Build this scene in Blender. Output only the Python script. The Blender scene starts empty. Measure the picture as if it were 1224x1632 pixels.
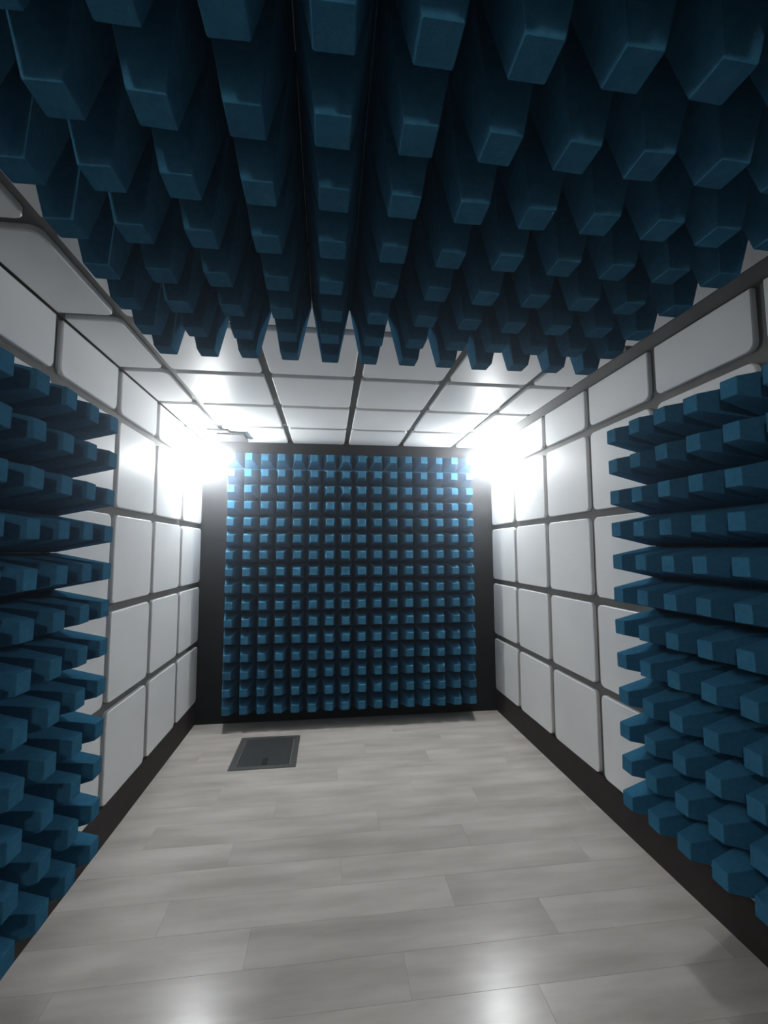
import bpy, bmesh, math, random
from mathutils import Matrix, Vector

random.seed(7)
S = 0.562                      # metres per survey unit (one wall-panel column = 1 unit)
ZF = -2.7106                   # floor height in survey units, the lens is at 0
def W(x, y, z): return Vector((x * S, y * S, (z - ZF) * S))

# ------------------------------------------------------------------ camera
scene = bpy.context.scene
col = scene.collection
cam_data = bpy.data.cameras.new('camera')
cam = bpy.data.objects.new('camera', cam_data)
col.objects.link(cam)
cam_data.sensor_fit = 'HORIZONTAL'
cam_data.sensor_width = 36.0
cam_data.lens = 711.06 / 1224 * 36.0
cam_data.clip_start = 0.02
R = ((0.99224057, 0.12409268, -0.00772337), (-0.12430354, 0.98874396, -0.08327069), (-0.00269685, 0.0835846, 0.99649704))
p = W(0, 0, 0)
cam.matrix_world = Matrix(((R[0][0], R[0][2], -R[0][1], p.x), (R[1][0], R[1][2], -R[1][1], p.y), (R[2][0], R[2][2], -R[2][1], p.z), (0, 0, 0, 1)))
scene.camera = cam

# ------------------------------------------------------------------ world, light, exposure
world = bpy.data.worlds.new('world')
scene.world = world
world.use_nodes = True
world.node_tree.nodes['Background'].inputs[0].default_value = (0, 0, 0, 1)
world.node_tree.nodes['Background'].inputs[1].default_value = 0.0
# haze added to imitate lens glare: light scatters around the two lamps
vol = world.node_tree.nodes.new('ShaderNodeVolumeScatter')
vol.inputs['Color'].default_value = (0.93, 0.97, 1.0, 1)
vol.inputs['Density'].default_value = 0.036
vol.inputs['Anisotropy'].default_value = 0.92
world.node_tree.links.new(vol.outputs[0], world.node_tree.nodes['World Output'].inputs['Volume'])
vs = scene.view_settings
scene.display_settings.display_device = 'sRGB'
vs.view_transform = 'Standard'
vs.look = 'None'
vs.exposure = 0.0
vs.gamma = 1.0
vs.use_curve_mapping = False
LAMP_STRENGTH = 345.0          # emission of the two lamps by the back wall
FRONT_STRENGTH = 520.0         # emission of the unseen lamp added behind the camera

# ------------------------------------------------------------------ materials
def nodes_of(name, rough=0.6, color=(0.5, 0.5, 0.5), metallic=0.0, spec=0.5):
    m = bpy.data.materials.new(name)
    m.use_nodes = True
    b = m.node_tree.nodes['Principled BSDF']
    b.inputs['Base Color'].default_value = (*color, 1)
    b.inputs['Roughness'].default_value = rough
    b.inputs['Metallic'].default_value = metallic
    b.inputs['Specular IOR Level'].default_value = spec
    return m, m.node_tree, b

def vary(nt, b, c0, c1, scale, detail=4.0, stretch=(1, 1, 1), per_object=0.0, lo=0.3, hi=0.7, space='Object'):
    """noise between two colours, plus a small value shift for each object"""
    tc = nt.nodes.new('ShaderNodeTexCoord')
    mp = nt.nodes.new('ShaderNodeMapping')
    mp.inputs['Scale'].default_value = stretch
    nz = nt.nodes.new('ShaderNodeTexNoise')
    nz.inputs['Scale'].default_value = scale
    nz.inputs['Detail'].default_value = detail
    rp = nt.nodes.new('ShaderNodeValToRGB')
    rp.color_ramp.elements[0].position = lo
    rp.color_ramp.elements[1].position = hi
    rp.color_ramp.elements[0].color = (*c0, 1)
    rp.color_ramp.elements[1].color = (*c1, 1)
    nt.links.new(tc.outputs[space], mp.inputs['Vector'])
    nt.links.new(nz.outputs['Fac'], rp.inputs['Fac'])
    oi = nt.nodes.new('ShaderNodeObjectInfo')
    va = nt.nodes.new('ShaderNodeVectorMath'); va.operation = 'SCALE'
    va.inputs['Scale'].default_value = 17.0
    cx = nt.nodes.new('ShaderNodeCombineXYZ')
    for k in range(3): nt.links.new(oi.outputs['Random'], cx.inputs[k])
    nt.links.new(cx.outputs[0], va.inputs[0])
    ad = nt.nodes.new('ShaderNodeVectorMath'); ad.operation = 'ADD'
    nt.links.new(mp.outputs[0], ad.inputs[0]); nt.links.new(va.outputs[0], ad.inputs[1])
    nt.links.new(ad.outputs[0], nz.inputs['Vector'])
    out = rp.outputs['Color']
    if per_object:
        mr = nt.nodes.new('ShaderNodeMapRange')
        mr.inputs['To Min'].default_value = 1 - per_object
        mr.inputs['To Max'].default_value = 1 + per_object
        nt.links.new(oi.outputs['Random'], mr.inputs['Value'])
        hs = nt.nodes.new('ShaderNodeHueSaturation')
        nt.links.new(mr.outputs[0], hs.inputs['Value'])
        nt.links.new(out, hs.inputs['Color'])
        out = hs.outputs['Color']
    nt.links.new(out, b.inputs['Base Color'])
    return nz

def bump(nt, b, scale, strength, dist=0.002):
    tc = nt.nodes.new('ShaderNodeTexCoord')
    nz = nt.nodes.new('ShaderNodeTexNoise')
    nz.inputs['Scale'].default_value = scale
    nz.inputs['Detail'].default_value = 3
    bp = nt.nodes.new('ShaderNodeBump')
    bp.inputs['Strength'].default_value = strength
    bp.inputs['Distance'].default_value = dist
    nt.links.new(tc.outputs['Object'], nz.inputs['Vector'])
    nt.links.new(nz.outputs['Fac'], bp.inputs['Height'])
    nt.links.new(bp.outputs[0], b.inputs['Normal'])

M_PANEL, nt, b = nodes_of('white_panel_paint', 0.42, spec=0.10)
vary(nt, b, (0.78, 0.78, 0.78), (0.83, 0.83, 0.825), 3.0, per_object=0.02)
M_BACK, nt, b = nodes_of('dark_wall_lining', 0.7, spec=0.3)
vary(nt, b, (0.12, 0.115, 0.112), (0.15, 0.145, 0.14), 6.0)
M_BASE, nt, b = nodes_of('black_skirting_lining', 0.75, spec=0.25)
vary(nt, b, (0.028, 0.022, 0.021), (0.042, 0.034, 0.032), 9.0)
M_BLACK, nt, b = nodes_of('black_back_wall', 0.85, spec=0.2)
vary(nt, b, (0.012, 0.012, 0.014), (0.02, 0.02, 0.022), 8.0)
M_FOAM, nt, b = nodes_of('blue_absorber_foam', 1.0, spec=0.0)
vary(nt, b, (0.030, 0.135, 0.235), (0.045, 0.175, 0.29), 60.0, 6, per_object=0.08)
bump(nt, b, 420.0, 0.5)
M_FLOOR_BASE, nt, b = nodes_of('floor_underlay', 0.8, (0.22, 0.205, 0.19))
M_PLANK, nt, b = nodes_of('grey_oak_laminate', 0.24, spec=0.42)
vary(nt, b, (0.465, 0.425, 0.388), (0.675, 0.63, 0.585), 2.0, 4, stretch=(1.0, 4.5, 1.0), per_object=0.06, lo=0.3, hi=0.68)
bump(nt, b, 90.0, 0.06)
M_METAL, nt, b = nodes_of('brushed_grey_metal', 0.45, metallic=0.7)
vary(nt, b, (0.17, 0.175, 0.17), (0.22, 0.225, 0.22), 30, stretch=(1, 12, 1))
M_LID, nt, b = nodes_of('dark_hatch_lid', 0.5, metallic=0.3)
vary(nt, b, (0.05, 0.052, 0.055), (0.07, 0.072, 0.075), 25)
M_HOLE, nt, b = nodes_of('black_slot', 0.9, (0.004, 0.004, 0.004))
M_FIX, nt, b = nodes_of('light_grey_fitting', 0.5)
vary(nt, b, (0.34, 0.34, 0.34), (0.4, 0.4, 0.4), 12)
M_PLATE, nt, b = nodes_of('grey_plate', 0.85, spec=0.08)
vary(nt, b, (0.028, 0.028, 0.03), (0.036, 0.036, 0.038), 12)
def lit_glass(name, strength, color):
    m, nt, b = nodes_of(name, 0.3, (0.8, 0.8, 0.8))
    b.inputs['Emission Color'].default_value = (*color, 1)
    b.inputs['Emission Strength'].default_value = strength
    return m
M_LAMP = lit_glass('lit_opal_glass', LAMP_STRENGTH, (0.95, 0.985, 1.0))
M_LAMP_FRONT = lit_glass('added_lamp_opal_glass', FRONT_STRENGTH, (1.0, 0.95, 0.90))

# ------------------------------------------------------------------ mesh helpers
def add_box(bm, lo, hi, bevel=0.0):
    vs_ = [bm.verts.new((x, y, z)) for x in (lo[0], hi[0]) for y in (lo[1], hi[1]) for z in (lo[2], hi[2])]
    fs = [bm.faces.new([vs_[i] for i in q]) for q in ((0, 1, 3, 2), (4, 6, 7, 5), (0, 4, 5, 1), (2, 3, 7, 6), (0, 2, 6, 4), (1, 5, 7, 3))]
    if bevel:
        es = list({e for f in fs for e in f.edges})
        bmesh.ops.bevel(bm, geom=es, offset=bevel, segments=2, affect='EDGES', profile=0.6)

def mesh_from(bm, name, mat, smooth=False):
    me = bpy.data.meshes.new(name)
    bmesh.ops.recalc_face_normals(bm, faces=bm.faces)
    bm.to_mesh(me); bm.free()
    me.materials.append(mat)
    if smooth:
        for f in me.polygons: f.use_smooth = True
    return me

def link(name, me, parent=None, mw=None):
    o = bpy.data.objects.new(name, me)
    col.objects.link(o)
    if parent is not None: o.parent = parent
    if mw is not None: o.matrix_local = mw
    return o

def thing(name, label, cat, mw, group=None):
    o = bpy.data.objects.new(name, None)
    col.objects.link(o)
    o.empty_display_size = 0.1
    o.matrix_world = mw
    o['label'] = label; o['category'] = cat
    if group: o['group'] = group
    return o

def struct_box(name, lo, hi, mat):
    bm = bmesh.new(); add_box(bm, lo, hi)
    o = link(name, mesh_from(bm, name, mat)); o['kind'] = 'structure'
    return o

def frame(a, bvec, n, origin):
    return Matrix(((a[0], bvec[0], n[0], origin[0]), (a[1], bvec[1], n[1], origin[1]), (a[2], bvec[2], n[2], origin[2]), (0, 0, 0, 1)))

ORI = {'left': ((0, 1, 0), (0, 0, 1), (1, 0, 0)), 'right': ((0, -1, 0), (0, 0, 1), (-1, 0, 0)),
       'ceiling': ((1, 0, 0), (0, -1, 0), (0, 0, -1)), 'back': ((1, 0, 0), (0, 0, 1), (0, -1, 0))}

panel_cache = {}
def panel_mesh(w, h, t, radii):
    """plate w x h, outer face at z=0, back at z=-t; one corner radius per corner, softly eased rim"""
    key = (round(w, 4), round(h, 4), tuple(radii))
    if key in panel_cache: return panel_cache[key]
    bm = bmesh.new()
    def ring(inset, z):
        out = []
        for (sx, sy, a0), r in zip(((1, 1, 0), (-1, 1, 90), (-1, -1, 180), (1, -1, 270)), radii):
            r = max(r - inset, 0.001)
            cx, cy = sx * (w / 2 - inset - r), sy * (h / 2 - inset - r)
            for k in range(5):
                an = math.radians(a0 + 22.5 * k)
                out.append(bm.verts.new((cx + r * math.cos(an), cy + r * math.sin(an), z)))
        return out
    e = 0.004
    rings = [ring(0, -t), ring(0, -e), ring(e, 0)]
    n = 20
    for r0, r1 in zip(rings, rings[1:]):
        for i in range(n): bm.faces.new((r0[i], r0[(i + 1) % n], r1[(i + 1) % n], r1[i]))
    bm.faces.new(rings[-1])
    panel_cache[key] = mesh_from(bm, 'panel', M_PANEL)
    return panel_cache[key]

# ------------------------------------------------------------------ the room
XL, XR, YB, YF0 = -2.026, 2.841, 7.492, -1.473
ZC = 1.772
C1 = 4.527
PT = 0.042                                       # panel thickness
ROWS = [-2.392, -1.4695, -0.5469, 0.3759, 1.2987]   # joints between the panel rows
GAP = 0.08
T = 0.25
a, c = W(XL - PT - T, YF0 - T, ZF - 0.3), W(XR + PT + T, YB + T, ZF - 0.004)
floor = struct_box('floor', a, c, M_FLOOR_BASE)
ceiling = struct_box('ceiling', W(XL - PT - T, YF0 - T, ZC + PT), W(XR + PT + T, YB + T, ZC + PT + T), M_BACK)
wall_left = struct_box('wall_left', W(XL - PT - T, YF0, ZF - 0.004), W(XL - PT, YB, ZC + PT), M_BACK)
wall_right = struct_box('wall_right', W(XR + PT, YF0, ZF - 0.004), W(XR + PT + T, YB, ZC + PT), M_BACK)
wall_back = struct_box('wall_back', W(XL - PT - T, YB, ZF - 0.004), W(XR + PT + T, YB + T, ZC + PT), M_BLACK)
wall_front = struct_box('wall_front', W(XL - PT - T, YF0 - T, ZF - 0.004), W(XR + PT + T, YF0, ZC + PT), M_BACK)
bb_z = ROWS[0] + 0.03
struct_box('baseboard_left', W(XL - PT, YF0, ZF), W(XL - 0.012, YB, bb_z), M_BASE)
struct_box('baseboard_right', W(XR + 0.012, YF0, ZF), W(XR + PT, YB, bb_z), M_BASE)
struct_box('trim_1', W(2.66, YF0, ZC + 0.008), W(XR + PT, YB, ZC + PT), M_BACK)

Y_LINES = [C1 + k for k in range(-6, 3)] + [YB + GAP / 2]
def put_panel(side, parent, x0, x1, y0, y1, plane, radii):
    w, h = (x1 - x0) * S, (y1 - y0) * S
    A, B, N = ORI[side]
    if side in ('left', 'right'): o = W(plane, (x0 + x1) / 2, (y0 + y1) / 2)
    elif side == 'ceiling': o = W((x0 + x1) / 2, (y0 + y1) / 2, plane)
    return link('panel', panel_mesh(w, h, PT * S - 0.0005, [r * S for r in radii]), parent, frame(A, B, N, o))

g = GAP / 2
gy = 0.044
RAD = 0.058
for side, parent, plane in (('left', wall_left, XL), ('right', wall_right, XR)):
    for y0, y1 in zip(Y_LINES, Y_LINES[1:]):
        for z0, z1 in zip(ROWS, ROWS[1:]):
            put_panel(side, parent, y0 + gy, y1 - gy, z0 + g, z1 - g, plane, (RAD,) * 4)
        put_panel(side, parent, y0 + gy, y1 - gy, ROWS[-1] + g, ZC - (0.0 if side == 'right' else 0.012), plane, (0.005, 0.005, 0.06, 0.06))
X_LINES = [-1.578, -0.6305, 0.2976, 1.2257, 2.1537]
for y0, y1 in zip(Y_LINES, Y_LINES[1:]):
    ya, yb = y0 + gy, min(y1 - gy, YB - 0.02)
    r_in = (RAD * 0.8,) * 4
    put_panel('ceiling', ceiling, XL + 0.004, X_LINES[0] - g, ya, yb, ZC, (0.06, 0.005, 0.005, 0.06))
    for x0, x1 in zip(X_LINES, X_LINES[1:]):
        put_panel('ceiling', ceiling, x0 + g, x1 - g, ya, yb, ZC, r_in)
    put_panel('ceiling', ceiling, X_LINES[-1] + g, 2.645, ya, yb, ZC, (0.005, 0.06, 0.06, 0.005))

# laminate planks, laid across the room
def plank_mesh(l, w):
    bm = bmesh.new()
    e = 0.0005
    lo = [bm.verts.new((sx * l / 2, sy * w / 2, -0.008)) for sx, sy in ((-1, -1), (1, -1), (1, 1), (-1, 1))]
    md = [bm.verts.new((sx * l / 2, sy * w / 2, -e)) for sx, sy in ((-1, -1), (1, -1), (1, 1), (-1, 1))]
    hi = [bm.verts.new((sx * (l / 2 - e), sy * (w / 2 - e), 0)) for sx, sy in ((-1, -1), (1, -1), (1, 1), (-1, 1))]
    for r0, r1 in ((lo, md), (md, hi)):
        for i in range(4): bm.faces.new((r0[i], r0[(i + 1) % 4], r1[(i + 1) % 4], r1[i]))
    bm.faces.new(hi)
    return mesh_from(bm, 'plank', M_PLANK)
PW, PL = 0.185, 1.22
x_lo, x_hi = (XL - 0.012) * S, (XR + 0.012) * S
y = YB * S
plank_meshes = {}
row = 0
while y > YF0 * S + 0.02:
    y0 = max(y - PW, YF0 * S)
    x = x_lo - (0.0, 0.74, 0.37, 1.0, 0.55)[row % 5]
    while x < x_hi - 0.01:
        xa, xb = max(x, x_lo), min(x + PL, x_hi)
        if xb - xa > 0.02:
            k = (round(xb - xa, 3), round(y - y0, 3))
            if k not in plank_meshes: plank_meshes[k] = plank_mesh(xb - xa - 0.0003, y - y0 - 0.0003)
            link('plank', plank_meshes[k], floor, Matrix.Translation(((xa + xb) / 2, (y + y0) / 2, 0)))
        x += PL
    y = y0
    row += 1

# ------------------------------------------------------------------ foam absorber blocks
P, TIP, H, SLAB = 0.267, 0.112, 0.43, 0.045     # pitch, tip width, pyramid height, backing (survey units)
def pyramid_mesh(seed):
    rnd = random.Random(seed)
    bm = bmesh.new()
    hb, ht = (P / 2 - 0.0015) * S, TIP / 2 * S
    dx, dy = rnd.uniform(-.003, .003), rnd.uniform(-.003, .003)
    tw = rnd.uniform(-.04, .04)
    q = ((-1, -1), (1, -1), (1, 1), (-1, 1))
    e = 0.0018
    def ring(r, z, off=0.0, cut=None):
        out = []
        for sx, sy in q:
            cx, cy = sx * r, sy * r
            if cut:
                pts = ((cx - sx * cut, cy), (cx, cy - sy * cut))
                if sx * sy > 0: pts = pts[::-1]
            else: pts = ((cx, cy),)
            for (px, py) in pts:
                ca, sa = math.cos(tw * off), math.sin(tw * off)
                out.append(bm.verts.new((px * ca - py * sa + dx * off, px * sa + py * ca + dy * off, z)))
        return out
    c = 0.0022
    r0 = ring(hb, 0, 0, c); r1 = ring(ht, H * S - e, 1, c); r2 = ring(ht - e, H * S, 1, c)
    for a_, b_ in ((r0, r1), (r1, r2)):
        for i in range(8): bm.faces.new((a_[i], a_[(i + 1) % 8], b_[(i + 1) % 8], b_[i]))
    bm.faces.new(r2)
    return mesh_from(bm, 'pyramid', M_FOAM)
PYR = [pyramid_mesh(k) for k in range(6)]
bm = bmesh.new(); add_box(bm, (-2 * P * S + .0006, -2 * P * S + .0006, 0), (2 * P * S - .0006, 2 * P * S - .0006, SLAB * S), 0.003)
SLAB_ME = mesh_from(bm, 'backing', M_FOAM)

def foam_block(side, origin, scale, label, group):
    A, B, N = ORI[side]
    o = thing('foam_absorber', label, 'foam absorber', frame(A, B, N, origin) @ Matrix.Diagonal((scale[0], scale[1], scale[2], 1)), group)
    link('backing', SLAB_ME, o)
    for i in range(4):
        for j in range(4):
            link('pyramid', PYR[random.randrange(6)], o, Matrix.Translation(((i - 1.5) * P * S, (j - 1.5) * P * S, (SLAB - 0.004) * S)))
    return o
LIFT = 0.003
vert = ['top', 'second', 'third', 'bottom']
# back wall: 4 x 4 blocks
bx = [-1.110, -0.097, 0.917, 1.930]
bz = [1.066, 0.041, -0.983, -2.008]
hname = ['far left', 'second from left', 'third from left', 'far right']
for r in range(4):
    for k in range(4):
        foam_block('back', W(bx[k], YB - LIFT, bz[r]), (0.948, 0.955, 0.91),
                   'blue pyramid foam block on the back wall, %s row, %s column' % (vert[r], hname[k]), 'foam absorbers on the back wall')
# side walls: 3 high, 2 deep, plus an unseen third column added to cut bounced light
dn = ['end nearest the back wall', 'second block from the far end', 'unseen added third block']
v3 = ['top', 'middle', 'bottom']
PY = 0.278
for side, plane, zs, ytip in (('left', XL, (0.520, -0.552, -1.635), 3.497), ('right', XR, (0.558, -0.511, -1.592), 3.51)):
    n = 1 if side == 'left' else -1
    for r in range(3):
        for k in range(3):
            yc = ytip - TIP / 2 - PY * 1.5 - k * (4 * PY + 0.004)
            foam_block(side, W(plane + n * LIFT, yc, zs[r]), (PY / P, 1.0, 0.97),
                       'blue pyramid foam block on the %s wall, %s row, %s' % (side, v3[r], dn[k]), 'foam absorbers on the %s wall' % side)
# ceiling: 3 across, 3 deep, plus an unseen row added overhead to block light
cxs = [-0.663, 0.409, 1.481]
h3 = ['left', 'middle', 'right']
d3 = ['row nearest the lamps', 'second row from the lamps', 'third row from the lamps', 'unseen added row behind the camera']
for r in range(4):
    for k in range(3):
        yc = 3.03 - TIP / 2 - PY * 1.5 - r * (4 * PY + 0.006)
        foam_block('ceiling', W(cxs[k], yc, ZC - LIFT), (1.0, PY / P, 1.0),
                   'blue pyramid foam block under the ceiling, %s, %s column' % (d3[r], h3[k]), 'foam absorbers under the ceiling')

# ------------------------------------------------------------------ lamps
def lathe(bm, prof, seg=24):
    rings = []
    for r, z in prof:
        if r < 1e-6: rings.append([bm.verts.new((0, 0, z))])
        else: rings.append([bm.verts.new((r * math.cos(2 * math.pi * i / seg), r * math.sin(2 * math.pi * i / seg), z)) for i in range(seg)])
    for a_, b_ in zip(rings, rings[1:]):
        for i in range(seg):
            j = (i + 1) % seg
            q = [a_[i % len(a_)], a_[j % len(a_)], b_[j % len(b_)], b_[i % len(b_)]]
            q = list(dict.fromkeys(q))
            if len(q) > 2: bm.faces.new(q)
def lamp(origin, wall_x, label, face=-1, glass=M_LAMP, size=1.0):
    """opal globe lamp held off the wall by a short arm"""
    o = thing('wall_lamp', label, 'lamp', Matrix.Translation(origin), 'globe lamps on the walls')
    if wall_x is not None:
        dx = wall_x - origin.x
        sg = 1 if dx > 0 else -1
        plate = (Vector((dx - 0.012 * sg, 0.027, -0.04)), Vector((dx, 0.107, 0.04)))
        arm = (Vector((-0.012 * sg, 0.056, -0.012)), Vector((dx - 0.010 * sg, 0.078, 0.012)))
    else:
        dy = YF0 * S - origin.y
        plate = (Vector((-0.04, dy, -0.04)), Vector((0.04, dy + 0.012, 0.04)))
        arm = (Vector((-0.012, dy + 0.010, -0.014)), Vector((0.012, -0.034, 0.014)))
    bm = bmesh.new(); add_box(bm, *plate, 0.003)
    link('wall_plate', mesh_from(bm, 'wall_plate', M_FIX), o)
    bm = bmesh.new(); add_box(bm, *arm, 0.003)
    link('arm', mesh_from(bm, 'arm', M_FIX), o)
    rot = Matrix(((size, 0, 0, 0), (0, 0, face, 0), (0, -face * size, 0, 0), (0, 0, 0, 1)))     # lathe axis along Y, into the room
    bm = bmesh.new(); lathe(bm, [(0, -0.072), (0.030, -0.072), (0.036, -0.062), (0.036, -0.040), (0, -0.040)], 20)
    link('socket', mesh_from(bm, 'socket', M_FIX), o, rot)
    bm = bmesh.new()
    prof = [(0.068 * math.sin(t), 0.014 - 0.066 * math.cos(t)) for t in [math.pi * k / 14 for k in range(15)]]
    prof[0] = (0, prof[0][1]); prof[-1] = (0, prof[-1][1])
    lathe(bm, prof)
    link('diffuser', mesh_from(bm, 'diffuser', glass, True), o, rot)
    return o
lamp(W(-1.775, 6.88, 1.343), XL * S, 'glaring white globe lamp on the left wall by the back corner')
lamp(W(-0.95, YF0 + 0.17, 1.25), None, 'unseen white globe lamp added on the front wall behind the camera', 1, M_LAMP_FRONT, 0.48)  # unseen lamp added to light the camera-facing sides of the foam
lamp(W(2.585, 6.88, 1.427), XR * S, 'glaring white globe lamp on the right wall by the back corner')

# grey double plate under the last ceiling panels
bk = thing('ceiling_plate', 'light grey double plate under the ceiling above the left lamp', 'bracket', Matrix.Translation(W(-1.5, 6.95, ZC)))
def local_box(parent, name, lo, hi, mat, bevel=0.0):
    q = parent.matrix_world.translation
    bm = bmesh.new(); add_box(bm, Vector(lo) - q, Vector(hi) - q, bevel)
    return link(name, mesh_from(bm, name, mat), parent)
bpy.context.view_layer.update()
local_box(bk, 'upper_plate', W(-1.77, 6.66, ZC - 0.03), W(-1.47, 7.02, ZC - 0.003), M_PLATE, 0.002)
local_box(bk, 'lower_plate', W(-1.66, 6.78, ZC - 0.06), W(-1.27, 7.22, ZC - 0.03), M_PLATE, 0.002)

# ------------------------------------------------------------------ floor hatch
hx0, hx1, hy0, hy1 = -1.205, -0.38, 5.92, 6.88
ht = thing('floor_hatch', 'square grey metal hatch let into the floor near the back wall', 'floor hatch', Matrix.Translation(W((hx0 + hx1) / 2, (hy0 + hy1) / 2, ZF)))
bpy.context.view_layer.update()
q = ht.matrix_world.translation
bm = bmesh.new()
fw = 0.075
for lo, hi in (((hx0, hy0), (hx1, hy0 + fw)), ((hx0, hy1 - fw), (hx1, hy1)), ((hx0, hy0 + fw), (hx0 + fw, hy1 - fw)), ((hx1 - fw, hy0 + fw), (hx1, hy1 - fw))):
    A, B = W(*lo, ZF), W(*hi, ZF)
    A.z, B.z = 0.0002, 0.005
    add_box(bm, A - q, B - q)
link('frame', mesh_from(bm, 'frame', M_METAL), ht)
A, B = W(hx0 + fw + .008, hy0 + fw + .008, ZF), W(hx1 - fw - .008, hy1 - fw - .008, ZF)
A.z, B.z = 0.0002, 0.004
bm = bmesh.new(); add_box(bm, A - q, B - q, 0.0012)
link('lid', mesh_from(bm, 'lid', M_LID), ht)
A, B = W(-0.815, 6.01, ZF), W(-0.745, 6.20, ZF)
A.z, B.z = 0.0035, 0.0048
bm = bmesh.new(); add_box(bm, A - q, B - q)
o = link('handle_slot', mesh_from(bm, 'handle_slot', M_HOLE), ht); o['label'] = 'black finger slot'
